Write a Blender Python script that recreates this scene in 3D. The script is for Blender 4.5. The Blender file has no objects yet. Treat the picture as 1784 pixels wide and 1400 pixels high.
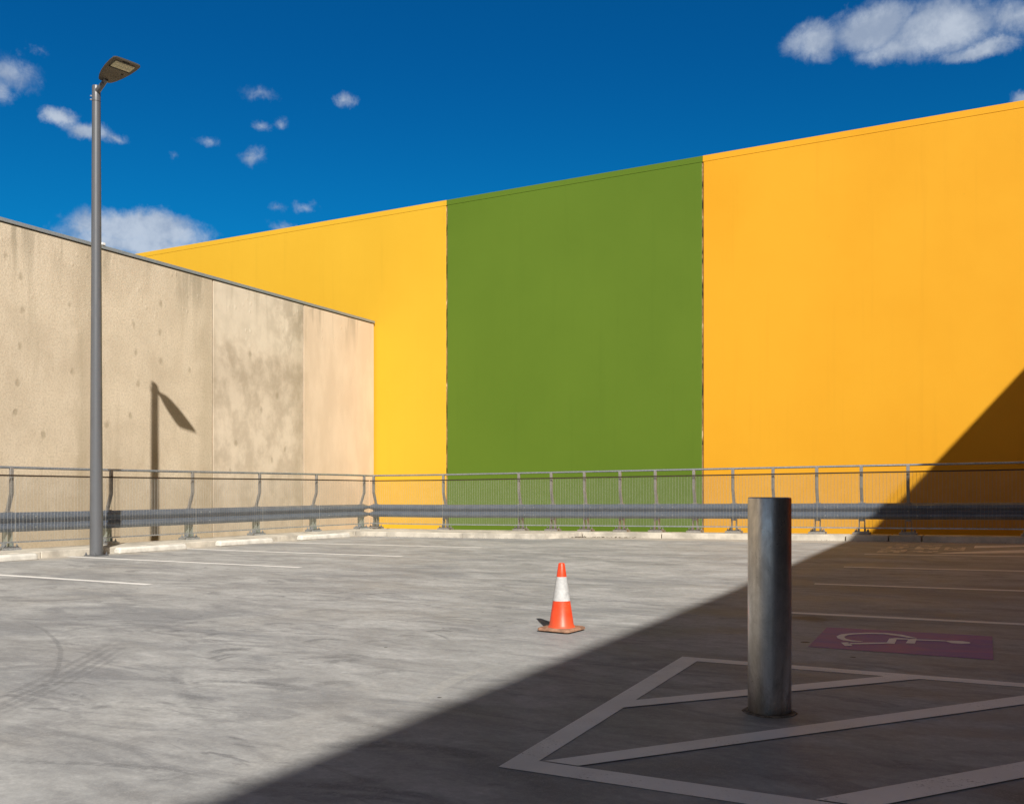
import bpy, bmesh, math, random
from math import radians as R, sin, cos, pi, atan2, asin, sqrt
from mathutils import Vector, Matrix
random.seed(7)
scene = bpy.context.scene
COL = scene.collection

# World axes: X runs along the painted building (to the right), Y runs away along the concrete wall.
def sm(t):
    t = max(0.0, min(1.0, t)); return t*t*(3-2*t)
def zg(x, y):                                   # falls of the car park deck
    return .045*sm((y-10)/9)+.008*max(0, x+12)*sm((y-7)/11)

# ------------------------------------------------------------------ node helpers
class NT:
    def __init__(s, tree):
        s.t = tree; s.n = tree.nodes; s.l = tree.links
    def set(s, sock, v):
        if v is None: return
        if isinstance(v, bpy.types.NodeSocket): s.l.new(v, sock)
        else: sock.default_value = v
    def new(s, typ, **kw):
        n = s.n.new(typ)
        for k, v in kw.items(): setattr(n, k, v)
        return n
    def math(s, op, a, b=None, c=None, clamp=False):
        n = s.new('ShaderNodeMath', operation=op); n.use_clamp = clamp
        s.set(n.inputs[0], a); s.set(n.inputs[1], b); s.set(n.inputs[2], c)
        return n.outputs[0]
    def vmath(s, op, a, b=None):
        n = s.new('ShaderNodeVectorMath', operation=op)
        s.set(n.inputs[0], a); s.set(n.inputs[1], b)
        return n.outputs['Value'] if op in ('LENGTH', 'DOT_PRODUCT', 'DISTANCE') else n.outputs[0]
    def rng(s, v, a, b, c=0.0, d=1.0, smooth=True):
        n = s.new('ShaderNodeMapRange'); n.interpolation_type = 'SMOOTHSTEP' if smooth else 'LINEAR'
        s.set(n.inputs[0], v)
        for i, x in enumerate((a, b, c, d)): s.set(n.inputs[i+1], x)
        return n.outputs[0]
    def mix(s, f, a, b, blend='MIX'):
        n = s.new('ShaderNodeMix', data_type='RGBA', blend_type=blend)
        s.set(n.inputs[0], f)
        s.set(n.inputs[6], a if not isinstance(a, tuple) or len(a) == 4 else a+(1,))
        s.set(n.inputs[7], b if not isinstance(b, tuple) or len(b) == 4 else b+(1,))
        return n.outputs[2]
    def noise(s, vec, scale, detail=4, rough=.55, dist=0.0):
        n = s.new('ShaderNodeTexNoise'); s.set(n.inputs['Vector'], vec)
        n.inputs['Scale'].default_value = scale; n.inputs['Detail'].default_value = detail
        n.inputs['Roughness'].default_value = rough; n.inputs['Distortion'].default_value = dist
        return n.outputs[0]
    def voro(s, vec, scale, feature='F1', rnd=1.0):
        n = s.new('ShaderNodeTexVoronoi', feature=feature); s.set(n.inputs['Vector'], vec)
        n.inputs['Scale'].default_value = scale; n.inputs['Randomness'].default_value = rnd
        return n.outputs[0]
    def mapping(s, vec, loc=(0,0,0), rot=(0,0,0), sc=(1,1,1)):
        n = s.new('ShaderNodeMapping'); s.set(n.inputs[0], vec)
        n.inputs[1].default_value = loc; n.inputs[2].default_value = rot; n.inputs[3].default_value = sc
        return n.outputs[0]
    def bump(s, h, strength, dist=.01, normal=None):
        n = s.new('ShaderNodeBump'); s.set(n.inputs['Height'], h)
        n.inputs['Strength'].default_value = strength; n.inputs['Distance'].default_value = dist
        if normal is not None: s.set(n.inputs['Normal'], normal)
        return n.outputs[0]

def mat(name):
    m = bpy.data.materials.new(name); m.use_nodes = True
    t = NT(m.node_tree); p = t.n['Principled BSDF']
    geo = t.new('ShaderNodeTexCoord').outputs['Object']
    return m, t, p, geo
def simple(name, col, rough=.6, metal=0.0, var=.12, scale=8, spec=.4, bump=.0, bscale=60, sc=(1,1,1)):
    m, t, p, co = mat(name)
    v = t.mapping(co, sc=sc)
    n = t.noise(v, scale, 6, .6)
    dark = tuple(c*(1-2*var) for c in col); lite = tuple(min(1, c*(1+var)) for c in col)
    t.set(p.inputs['Base Color'], t.mix(t.rng(n, .3, .7), dark, lite))
    t.set(p.inputs['Roughness'], t.rng(n, .3, .7, min(1, rough+.08), max(0, rough-.08)))
    p.inputs['Metallic'].default_value = metal
    p.inputs['Specular IOR Level'].default_value = spec
    if bump: t.set(p.inputs['Normal'], t.bump(t.noise(v, bscale, 4), bump, .004))
    return m

# ------------------------------------------------------------------ mesh helpers
def box(bm, x0, x1, y0, y1, z0, z1, f=None):
    v = [bm.verts.new((x, y, z)) for z in (z0, z1) for y in (y0, y1) for x in (x0, x1)]
    if f:
        for q in v: q.co = f(q.co)
    for q in ((0,2,3,1),(4,5,7,6),(0,1,5,4),(2,6,7,3),(0,4,6,2),(1,3,7,5)):
        bm.faces.new([v[i] for i in q])
def ring(bm, c, r, n, ax=None, ay=None):
    ax = ax or Vector((1,0,0)); ay = ay or Vector((0,1,0))
    return [bm.verts.new(Vector(c)+ax*(r*cos(2*pi*i/n))+ay*(r*sin(2*pi*i/n))) for i in range(n)]
def bridge(bm, a, b):
    n = len(a)
    for i in range(n): bm.faces.new((a[i], a[(i+1) % n], b[(i+1) % n], b[i]))
def lathe(bm, prof, n=48, cx=0, cy=0, cap0=True, cap1=True):
    rings = [ring(bm, (cx, cy, z), r, n) for r, z in prof]
    for a, b in zip(rings, rings[1:]): bridge(bm, a, b)
    if cap0: bm.faces.new(rings[0][::-1])
    if cap1: bm.faces.new(rings[-1])
def tube(bm, pts, r, n=12, cap=True):
    pts = [Vector(p) for p in pts]; rs = []
    for i, p in enumerate(pts):
        d = (pts[min(i+1, len(pts)-1)]-pts[max(i-1, 0)]).normalized()
        up = Vector((0,0,1)) if abs(d.z) < .9 else Vector((1,0,0))
        ax = up.cross(d).normalized(); ay = d.cross(ax)
        rr = r[i] if isinstance(r, (list, tuple)) else r
        rs.append(ring(bm, p, rr, n, ax, ay))
    for a, b in zip(rs, rs[1:]): bridge(bm, a, b)
    if cap: bm.faces.new(rs[0][::-1]); bm.faces.new(rs[-1])
def obj(name, bm, m, parent=None, smooth=False, bevel=0, seg=2):
    bmesh.ops.recalc_face_normals(bm, faces=bm.faces)
    me = bpy.data.meshes.new(name); bm.to_mesh(me); bm.free()
    o = bpy.data.objects.new(name, me); COL.objects.link(o)
    if m: me.materials.append(m)
    if smooth:
        for p in me.polygons: p.use_smooth = True
        md = o.modifiers.new('edges', 'EDGE_SPLIT'); md.split_angle = R(35)
    if bevel:
        b = o.modifiers.new('bevel', 'BEVEL'); b.width = bevel; b.segments = seg; b.limit_method = 'ANGLE'
        b.harden_normals = False
    if parent: o.parent = parent
    return o
def thing(name, label, cat, loc=(0,0,0), rz=0, group=None):
    o = bpy.data.objects.new(name, None); COL.objects.link(o)
    o.location = loc; o.rotation_euler = (0,0,rz); o.empty_display_size = .2
    return tag(o, label, cat, group)
def tag(o, label, cat, group=None):
    o['label'] = label; o['category'] = cat
    if group: o['group'] = group
    return o
def struct(o):
    o['kind'] = 'structure'; return o
NB = bmesh.new

# ------------------------------------------------------------------ materials
def deck_material():
    m, t, p, co = mat('worn_deck_concrete')
    st = t.mapping(co, rot=(0,0,R(20)), sc=(.85,1.15,1))
    big = t.noise(st, .42, 5, .6, .6)
    mid = t.noise(t.mapping(co, loc=(7,3,0), rot=(0,0,R(24)), sc=(.75,1.35,1)), 1.25, 8, .62, .7)
    fine = t.noise(t.mapping(co, rot=(0,0,R(27)), sc=(.8,1.2,1)), 7, 9, .74, .3)
    grain = t.noise(co, 140, 3, .6)
    c = t.mix(t.rng(big, .32, .68), (.265,.266,.27), (.385,.388,.392))
    c = t.mix(t.rng(mid, .36, .64, 0, .8), c, (.51,.512,.51))
    str_ = t.noise(t.mapping(co, loc=(17,3,0), rot=(0,0,R(24)), sc=(.55,1.5,1)), 1.9, 8, .66, 1.3)
    c = t.mix(t.rng(str_, .49, .66, 0, .72), c, (.18,.183,.195))
    warm = t.noise(t.mapping(co, loc=(31,5,2)), .55, 4, .6, .5)
    c = t.mix(t.rng(warm, .5, .72, 0, .3), c, (.36,.33,.29))
    cool = t.noise(t.mapping(co, loc=(-11,15,2), sc=(.6,1.4,1)), .7, 5, .62, .8)
    c = t.mix(t.rng(cool, .48, .68, 0, .7), c, (.165,.175,.195))
    # short rubber scuffs, thrown about by turning tyres
    sc1 = t.noise(t.mapping(co, loc=(3,1,0), rot=(0,0,R(40)), sc=(.6,1.9,1)), 2.3, 6, .62, 2.2)
    sc2 = t.noise(t.mapping(co, loc=(13,21,0), rot=(0,0,R(6)), sc=(.55,2.0,1)), 3.0, 6, .6, 2.4)
    gate = t.rng(t.noise(t.mapping(co, loc=(2,9,0)), .8, 2), .44, .62)
    s = t.math('MULTIPLY', t.math('MAXIMUM', t.rng(sc1, .57, .68), t.rng(sc2, .58, .69)), gate)
    c = t.mix(t.math('MULTIPLY', s, .6), c, (.075,.078,.09))
    c = t.mix(t.rng(fine, .34, .66, .42, 0), c, (.15,.15,.155))
    # curved tyre tracks: (centre x, y, radius, half width, where along it, reach, strength)
    arcs = [(-9.24,-1.70,6.855,0.015,(-5.28,3.89),2.28,0.6), (-19.30,-6.19,17.545,0.02,(-4.64,3.44),1.41,0.5), (-15.42,-3.47,12.875,0.02,(-4.52,3.37),1.37,0.5), (-19.19,-6.01,17.278,0.02,(-4.77,3.51),1.46,0.5), (-14.14,-2.70,11.442,0.015,(-4.39,3.30),1.35,0.4), (-5.81,4.68,0.285,0.03,(-5.99,4.90),0.61,0.5), (-5.75,4.48,0.275,0.02,(-5.87,4.73),0.48,0.45), (0.02,8.49,6.281,0.035,(-3.61,3.37),1.12,0.4), (-4.30,4.41,0.132,0.05,(-4.42,4.47),0.21,1), (-4.11,4.28,0.178,0.03,(-4.29,4.27),0.15,0.9), (-4.01,4.24,0.197,0.015,(-4.20,4.22),0.16,0.7), (-3.27,2.71,1.068,0.035,(-3.50,3.75),0.44,0.75), (-2.93,3.46,0.382,0.06,(-3.23,3.69),0.11,0.6), (-3.08,3.88,0.098,0.045,(-3.16,3.94),0.19,0.65), (-3.00,4.27,0.099,0.05,(-3.06,4.34),0.15,0.6), (-3.47,4.43,0.082,0.05,(-3.52,4.49),0.14,0.75), (-3.58,4.42,0.266,0.03,(-3.55,4.68),0.18,0.7), (-3.55,4.52,0.133,0.06,(-3.64,4.61),0.14,0.5), (-4.07,5.01,0.120,0.035,(-4.16,5.09),0.23,0.7), (-3.65,5.45,0.105,0.03,(-3.70,5.54),0.20,0.45), (-3.62,5.76,0.085,0.03,(-3.66,5.83),0.16,0.9), (-4.13,4.80,1.025,0.012,(-3.50,5.62),0.23,0.8), (-2.41,0.62,1.811,0.022,(-2.98,2.34),0.57,0.6), (-2.52,2.26,0.135,0.05,(-2.60,2.36),0.13,0.5), (0.22,4.65,2.851,0.015,(-2.60,4.25),0.63,-0.5), (0.18,4.63,2.782,0.015,(-2.58,4.27),0.63,-0.45), (0.39,4.69,3.049,0.015,(-2.63,4.24),0.63,-0.4), (-1.95,2.47,0.639,0.05,(-2.05,3.10),0.58,0.7), (-1.61,1.21,1.391,0.03,(-1.95,2.56),0.42,0.7), (-1.63,1.35,1.174,0.02,(-1.85,2.50),0.37,0.6), (-1.67,2.59,0.405,0.05,(-1.54,2.97),0.35,0.5), (-8.36,6.14,0.553,0.06,(-7.97,5.74),0.63,0.6), (-3.76,3.63,0.404,0.035,(-3.85,4.03),0.28,0.5), (-3.71,5.16,0.100,0.03,(-3.78,5.23),0.15,0.6), (-4.90,5.49,0.113,0.03,(-4.97,5.58),0.19,0.6), (-5.35,4.88,0.044,0.04,(-5.38,4.92),0.08,0.9), (-4.91,5.19,0.070,0.03,(-4.96,5.23),0.13,0.6), (-5.10,6.29,0.159,0.04,(-5.22,6.39),0.26,0.5), (-5.48,7.64,0.145,0.05,(-5.56,7.75),0.27,0.5), (-4.65,8.29,0.326,0.06,(-4.79,8.59),0.44,0.6), (-5.51,5.30,0.103,0.03,(-5.59,5.37),0.20,0.6), (-4.30,11.35,0.455,0.03,(-4.04,11.72),0.56,-0.4), (-3.15,7.93,0.284,0.03,(-3.27,8.19),0.39,0.4), (-3.66,2.97,0.096,0.04,(-3.76,2.98),0.07,0.6), (-3.19,2.81,0.262,0.03,(-3.24,3.07),0.11,0.5), (-5.58,4.74,0.244,0.06,(-5.74,4.93),0.39,0.35)]
    flat = t.vmath('MULTIPLY', co, (1,1,0))
    wob = t.math('MULTIPLY', t.math('SUBTRACT', t.noise(co, 1.7, 3), .5), .035)
    tread = t.rng(t.noise(t.mapping(co, sc=(1.6,1,1)), 22, 4, .7), .25, .58)
    dark = None; lite = None
    for cx, cy, r, w, at, reach, k in arcs:
        d = t.math('ABSOLUTE', t.math('ADD', t.math('SUBTRACT', t.vmath('DISTANCE', flat, (cx,cy,0)), r), wob))
        a = t.rng(d, w*.5, w*1.4, abs(k), 0)
        a = t.math('MULTIPLY', a, t.rng(t.vmath('DISTANCE', flat, (at[0],at[1],0)), reach*.35, reach, 1, 0))
        if k > 0: dark = a if dark is None else t.math('MAXIMUM', dark, a)
        else: lite = a if lite is None else t.math('MAXIMUM', lite, a)
    c = t.mix(t.math('MULTIPLY', t.math('MULTIPLY', dark, tread), .75), c, (.075,.08,.09))
    c = t.mix(t.math('MULTIPLY', lite, tread), c, (.44,.43,.41))
    # oil and drips in the bays
    oil = None
    for ox, oy, r, k in ((-1.34,7.78,.2,.75), (-1.62,7.82,.13,.5), (-1.30,7.65,.12,.5), (.2,3.55,.3,.4)):
        a = t.rng(t.math('ADD', t.vmath('DISTANCE', flat, (ox,oy,0)), t.math('MULTIPLY', t.math('SUBTRACT', t.noise(co, 6, 4), .5), .35)), r*.3, r*1.2, k, 0)
        oil = a if oil is None else t.math('MAXIMUM', oil, a)
    c = t.mix(oil, c, (.075,.045,.022))
    for ox, oy, r in ((-1.166,6.521,.034), (-.797,6.056,.020), (-3.57,5.02,.012), (-2.45,3.9,.012), (-3.9,6.9,.012)):
        c = t.mix(t.rng(t.vmath('DISTANCE', flat, (ox,oy,0)), r*.8, r*1.05, 1, 0), c, (.012,.012,.012))
    # pale dust that gathers along the kerbs
    sx = t.new('ShaderNodeSeparateXYZ'); t.l.new(co, sx.inputs[0])
    e = t.math('MAXIMUM', t.math('MULTIPLY', t.math('ADD', sx.outputs[0], 12.6), -1.0), t.math('SUBTRACT', sx.outputs[1], 17.5))
    e = t.math('ADD', e, t.math('MULTIPLY', t.math('SUBTRACT', mid, .5), 2.2))
    c = t.mix(t.rng(e, 0, .9, 0, .75), c, (.46,.40,.32))
    c = t.mix(t.rng(grain, .35, .65, .0, .25), c, (.42,.41,.39))
    grit = t.noise(t.mapping(co, loc=(8,2,0)), 32, 8, .8)
    c = t.mix(t.rng(grit, .42, .60, .20, 0), c, (.13,.13,.135))
    c = t.mix(t.rng(grit, .54, .68, 0, .22), c, (.50,.50,.49))
    pores = t.voro(co, 55)
    c = t.mix(t.rng(pores, .06, .16, .22, 0), c, (.08,.08,.08))
    c = t.vmath('MULTIPLY', c, (1.12,1.12,1.11))                # lifts the whole deck colour evenly
    t.set(p.inputs['Base Color'], c)
    t.set(p.inputs['Roughness'], t.rng(mid, .3, .7, .62, .8))
    p.inputs['Specular IOR Level'].default_value = .3
    h = t.math('ADD', t.math('MULTIPLY', grain, .35), t.math('MULTIPLY', fine, .8))
    t.set(p.inputs['Normal'], t.bump(h, .35, .006))
    return m

def wall_concrete():
    m, t, p, co = mat('precast_concrete')
    sx = t.new('ShaderNodeSeparateXYZ'); t.l.new(co, sx.inputs[0]); Y, Z = sx.outputs[1], sx.outputs[2]
    yz = t.vmath('MULTIPLY', co, (0,1,1))
    big = t.noise(yz, .55, 5, .6, .4)
    mid = t.noise(t.mapping(yz, loc=(0,3,8), sc=(1,1.2,.8)), 1.7, 8, .66, .25)
    speck = t.noise(yz, 24, 9, .78)
    c = t.mix(t.rng(big, .3, .7), (.56,.465,.345), (.68,.575,.435))
    c = t.mix(t.rng(mid, .38, .68, 0, .55), c, (.72,.615,.475))
    run = t.noise(t.mapping(yz, loc=(0,1,0), sc=(1,2.4,.22)), 1.2, 6, .62, .5)
    c = t.mix(t.rng(run, .52, .74, 0, .35), c, (.40,.335,.235))
    # per panel character: mask of the blotchy bay and the smooth bay
    blotch = t.math('MULTIPLY', t.rng(Y, 16.60, 16.64), t.rng(Y, 19.93, 19.97, 1, 0))
    plain = t.rng(Y, 19.93, 19.97)
    rough = t.rng(Y, 16.60, 16.64, 1, 0)
    c = t.mix(t.math('MULTIPLY', t.math('MULTIPLY', rough, t.rng(speck,  .38, .56, .46, 0)), 1), c, (.40,.335,.25))
    edge = t.math('ADD', Z, t.math('MULTIPLY', t.math('SUBTRACT', t.noise(yz, 1.3, 6, .68), .5), 1.7))
    top = t.rng(edge, 4.5, 5.1)                                             # pale patch above, damp dark band mid height
    band = t.math('MULTIPLY', t.rng(edge, 2.6, 4.3), t.rng(edge, 4.3, 4.75, 1, 0))
    bl = t.noise(t.mapping(yz, loc=(0,9,4), sc=(1,1.2,.9)), 1.5, 8, .66, .12)
    cb = t.mix(t.rng(bl, .36, .62), (.53,.445,.345), (.69,.59,.47))
    cb = t.mix(t.math('MULTIPLY', top, .5), cb, (.70,.62,.50))
    cb = t.mix(t.math('MULTIPLY', t.math('MULTIPLY', band, t.rng(bl, .3, .66, 1, .5)), .6), cb, (.37,.305,.225))
    vor = t.voro(t.mapping(yz, sc=(1,1.5,1)), 3.6)
    pat = t.rng(t.noise(yz, 1.1, 4), .4, .6)
    spots = t.math('MULTIPLY', t.math('MULTIPLY', t.rng(vor, .12, .24, 1, 0), pat), top)
    cb = t.mix(t.math('MULTIPLY', spots, .6), cb, (.72,.64,.52))
    corner = t.math('MULTIPLY', t.rng(Y, 17.9, 19.9), t.rng(Z, 3.9, 5.9))
    cb = t.mix(t.math('MULTIPLY', t.math('MULTIPLY', corner, t.rng(bl, .62, .40)), .65), cb, (.37,.31,.235))
    c = t.mix(blotch, c, cb)
    cp = t.mix(t.rng(t.noise(t.mapping(yz, sc=(1,1.6,.6)), 1.0, 5, .6), .35, .7), (.66,.525,.39), (.74,.60,.455))
    c = t.mix(plain, c, cp)
    # lifting point smudges and tie marks
    sp = None
    marks = [(11.62,5.25),(11.65,4.62),(11.6,3.9),(11.55,3.2),(11.5,2.6),(12.75,3.55),(12.7,4.9),(14.3,4.75),(14.35,4.15),(14.42,3.45),(14.2,2.75),(15.05,5.35),(15.02,4.7),(15.05,4.05),(15.9,3.95),
             (12.1,2.2),(13.6,2.5),(17.4,2.3),(18.7,1.9),(18.3,3.2),(19.2,2.2),(17.9,4.6),(18.9,3.6),(17.2,1.6),(11.3,5.6)]
    wob = t.math('MULTIPLY', t.math('SUBTRACT', t.noise(yz, 5, 3), .5), .16)
    for y, z in marks:
        v = t.vmath('MULTIPLY', t.vmath('SUBTRACT', yz, (0,y,z)), (0,1.0,1.0))
        v = t.mapping(v, rot=(R(30),0,0), sc=(1,1.35,.85))
        a = t.rng(t.math('ADD', t.vmath('LENGTH', v), wob), .015, .10, 1, 0)
        sp = a if sp is None else t.math('MAXIMUM', sp, a)
    c = t.mix(t.math('MULTIPLY', sp, .5), c, (.30,.245,.165))
    # damp staining along the panel joints and at the foot
    for jy in (13.29, 16.62, 19.95):
        d = t.math('ADD', t.math('ABSOLUTE', t.math('SUBTRACT', Y, jy-.18)), t.math('MULTIPLY', t.math('SUBTRACT', mid, .5), .5))
        c = t.mix(t.rng(d, .05, .42, .28, 0), c, (.31,.25,.165))
    foot = t.math('ADD', Z, t.math('MULTIPLY', t.math('SUBTRACT', mid, .5), 2.4))
    c = t.mix(t.rng(foot, .3, 2.0, .35, 0), c, (.45,.34,.20))
    drip = t.math('MULTIPLY', t.rng(run, .48, .66), t.rng(Z, 5.0, 6.3))
    c = t.mix(t.math('MULTIPLY', drip, .5), c, (.27,.23,.165))
    t.set(p.inputs['Base Color'], c)
    p.inputs['Roughness'].default_value = .85; p.inputs['Specular IOR Level'].default_value = .2
    h = t.math('MULTIPLY', speck, t.math('ADD', t.math('MULTIPLY', rough, .8), .12))
    h = t.math('ADD', h, t.math('MULTIPLY', spots, .5))
    h = t.math('SUBTRACT', h, t.math('MULTIPLY', sp, .5))
    h = t.math('ADD', h, t.math('MULTIPLY', mid, .5))
    t.set(p.inputs['Normal'], t.bump(h, .5, .02))
    return m

def wall_paint(name, a, b):
    m, t, p, co = mat(name)
    n = t.noise(t.mapping(co, sc=(.8,1,.7)), .35, 4, .55)
    c = t.mix(t.rng(n, .3, .7), a, b)
    run = t.noise(t.mapping(co, sc=(3.0,1,.12)), 1.6, 6, .6)
    c = t.mix(t.rng(run, .52, .8, 0, .10), c, tuple(x*.55 for x in a))
    fl = t.voro(co, 1.1)
    c = t.mix(t.rng(fl, .0, .018, .35, 0), c, tuple(x*.35 for x in a))
    t.set(p.inputs['Base Color'], c)
    p.inputs['Roughness'].default_value = .7; p.inputs['Specular IOR Level'].default_value = .12
    h = t.math('ADD', t.math('MULTIPLY', t.noise(co, .9, 3), 1.0), t.math('MULTIPLY', t.noise(co, 14, 4), .12))
    t.set(p.inputs['Normal'], t.bump(h, .22, .03))
    return m

def line_paint(name, col, wear, under=(.17,.165,.16), tint=None):
    m, t, p, co = mat(name)
    g = t.noise(co, 85, 5, .75); b = t.noise(t.mapping(co, sc=(.5,1.4,1)), 4.2, 6, .7, .6)
    w = t.math('ADD', t.math('MULTIPLY', g, .6), t.math('MULTIPLY', b, .4))
    gone = t.rng(w, .58-wear*.20, .66-wear*.16)
    n = t.noise(co, 2.2, 5, .6)
    c = t.mix(t.rng(n, .3, .7), tuple(x*.88 for x in col), col)
    c = t.mix(t.rng(t.noise(t.mapping(co, loc=(4,4,4)), 1.2, 6, .7, 1.0), .5, .75, 0, .35), c, tuple(x*.6 for x in col))
    if tint: c = t.mix(t.rng(t.noise(t.mapping(co, loc=(1,2,3), sc=(.5,1.3,1)), 2.6, 5, .6, .8), .4, .66), c, tint)
    t.set(p.inputs['Base Color'], t.mix(gone, c, under))
    p.inputs['Roughness'].default_value = .6; p.inputs['Specular IOR Level'].default_value = .3
    t.set(p.inputs['Normal'], t.bump(g, .3, .004))
    return m

def steel_bollard():
    m, t, p, co = mat('brushed_stainless_steel')
    st = t.noise(t.mapping(co, sc=(1,1,.035)), 55, 5, .65)
    bl = t.noise(t.mapping(co, sc=(1,1,.45)), 9, 7, .7, .4)
    pit = t.noise(t.mapping(co, loc=(5,5,5)), 70, 4, .7)
    sx = t.new('ShaderNodeSeparateXYZ'); t.l.new(co, sx.inputs[0])
    c = t.mix(t.rng(bl, .3, .7), (.44,.415,.385), (.70,.675,.645))
    c = t.mix(t.rng(st, .45, .72, 0, .3), c, (.30,.28,.26))
    c = t.mix(t.rng(pit, .62, .69, 0, .45), c, (.14,.12,.10))
    low = t.math('ADD', sx.outputs[2], t.math('MULTIPLY', t.math('SUBTRACT', bl, .5), .5))
    c = t.mix(t.rng(low, .0, .2, .55, 0), c, (.14,.11,.08))
    t.set(p.inputs['Base Color'], c); p.inputs['Metallic'].default_value = 1
    r = t.math('ADD', t.rng(bl, .3, .7, .42, .28), t.math('MULTIPLY', t.math('SUBTRACT', st, .5), .25))
    t.set(p.inputs['Roughness'], r)
    p.inputs['Anisotropic'].default_value = .4
    t.set(p.inputs['Normal'], t.bump(t.math('ADD', t.math('MULTIPLY', pit, .6), st), .08, .002))
    return m

def galv(name, a, b, rough=.45, metal=.75):
    m, t, p, co = mat(name)
    n = t.noise(co, 5, 6, .65, .3); v = t.voro(co, 38)
    f = t.math('ADD', t.math('MULTIPLY', n, .7), t.math('MULTIPLY', v, .4))
    c = t.mix(t.rng(f, .3, .75), a, b)
    run = t.noise(t.mapping(co, sc=(4,4,.4)), 3, 5, .65)
    c = t.mix(t.rng(run, .6, .78, 0, .35), c, (.20,.15,.10))
    t.set(p.inputs['Base Color'], c); p.inputs['Metallic'].default_value = metal
    t.set(p.inputs['Roughness'], t.rng(n, .3, .7, rough+.12, rough-.06))
    return m

def joint_material():
    m, t, p, co = mat('torn_joint_sealant')
    n = t.noise(t.mapping(co, sc=(6,6,1.1)), 2.2, 6, .7)
    c = t.mix(t.rng(n, .42, .52), (.035,.018,.010), (.30,.16,.075))
    c = t.mix(t.rng(n, .58, .64), c, (.62,.42,.26))
    t.set(p.inputs['Base Color'], c); p.inputs['Roughness'].default_value = .9
    t.set(p.inputs['Normal'], t.bump(n, .8, .02))
    return m

def cone_plastic():
    m, t, p, co = mat('orange_cone_pvc')
    n = t.noise(co, 14, 6, .65, .4)
    c = t.mix(t.rng(n, .35, .7), (.88,.060,.016), (.93,.085,.026))
    sx = t.new('ShaderNodeSeparateXYZ'); t.l.new(co, sx.inputs[0])
    scuff = t.noise(t.mapping(co, sc=(1,1,1.6)), 17, 4, .7, 1.2)
    c = t.mix(t.rng(scuff, .64, .72, 0, .7), c, (.85,.42,.27))
    scr = t.noise(t.mapping(co, loc=(3,3,3), rot=(0,.5,0), sc=(1,1,3.2)), 12, 5, .7, 1.6)
    c = t.mix(t.rng(scr, .63, .70, 0, .55), c, (.20,.05,.03))
    low = t.math('ADD', sx.outputs[2], t.math('MULTIPLY', t.math('SUBTRACT', n, .5), .12))
    c = t.mix(t.rng(low, .03, .13, .5, 0), c, (.42,.11,.05))
    t.set(p.inputs['Base Color'], c); p.inputs['Roughness'].default_value = .42
    t.set(p.inputs['Normal'], t.bump(n, .25, .006))
    return m

M = dict(
    deck=deck_material(), wall=wall_concrete(),
    yellow=wall_paint('yellow_wall_paint', (.715,.412,.030), (.745,.438,.035)),
    amber=wall_paint('amber_wall_paint', (.715,.345,.020), (.75,.378,.025)),
    green=wall_paint('green_wall_paint', (.102,.174,.018), (.112,.188,.020)),
    joint=joint_material(),
    line=line_paint('white_line_paint', (.88,.87,.85), -.5, (.45,.44,.43)),
    hatch=line_paint('worn_hatch_paint', (.90,.875,.85), .10, (.42,.405,.39)),
    faint=line_paint('faded_word_paint', (.72,.67,.62), .45, (.30,.27,.24)),
    purple=line_paint('faded_purple_paint', (.165,.085,.40), .4, (.21,.15,.27), (.29,.10,.32)),
    symbol=line_paint('white_symbol_paint', (.90,.87,.85), .0, (.4,.33,.36)),
    kerb=simple('weathered_kerb_concrete', (.56,.52,.45), .85, 0, .16, 2.6, .2, .4, 70),
    stop=simple('pale_wheel_stop_concrete', (.66,.64,.59), .8, 0, .10, 5, .2, .4, 60),
    galv=galv('galvanised_steel', (.30,.33,.36), (.50,.54,.58)),
    beam=galv('galvanised_barrier_steel', (.105,.138,.20), (.17,.218,.30), .40, .4),
    post=galv('green_grey_galvanised_post', (.27,.31,.27), (.42,.46,.40), .55, .5),
    bar=galv('dull_galvanised_bar', (.26,.25,.235), (.38,.36,.34), .55, .5),
    wire=galv('mesh_wire', (.26,.25,.22), (.38,.37,.34), .5, .2),
    darkrail=simple('dark_bronze_rail', (.055,.038,.026), .55, .3, .15),
    pole=simple('grey_powder_coat', (.125,.130,.142), .38, .1, .05, 3, .5),
    lamp=simple('dark_lamp_housing', (.085,.075,.06), .5, .2, .03, 6, .4),
    led=simple('led_panel', (.50,.47,.33), .35, 0, .05, 30, .5),
    lampdark=simple('lamp_gasket', (.02,.02,.02), .6),
    steel=steel_bollard(),
    rust=simple('rusty_grout', (.20,.17,.14), .9, 0, .3, 25, .2, .5, 90),
    cone=cone_plastic(),
    cuff=simple('reflective_cone_collar', (.56,.56,.56), .35, 0, .10, 26, .5, .35, 18),
    conebase=simple('dusty_cone_base', (.36,.20,.13), .75, 0, .22, 22, .3, .4, 60),
    coping=galv('grey_coping_flashing', (.24,.27,.29), (.33,.36,.38), .45, .3),
    white=simple('white_bracket', (.82,.82,.82), .5),
    earth=simple('lower_ground', (.20,.18,.15), .95, 0, .25, .4, .1),
    render=simple('grey_render', (.10,.095,.092), .85, 0, .10, .6, .2),
    bounce_bay=simple('orange_bounce_render', (.86,.17,.02), .8, 0, .10, .6, .2),  # unseen colour, added only to reflect warm light
    leaf=simple('dead_leaves', (.085,.055,.03), .9, 0, .3, 40, .2),
    roof=simple('roof_sheet', (.35,.35,.34), .6, .3, .08, 1.0),
)

# ------------------------------------------------------------------ ground and deck (setting)
bm = NB()
box(bm, -900, 900, -900, 900, -4.6, -4.0)
struct(obj('ground', bm, M['earth']))

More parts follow.
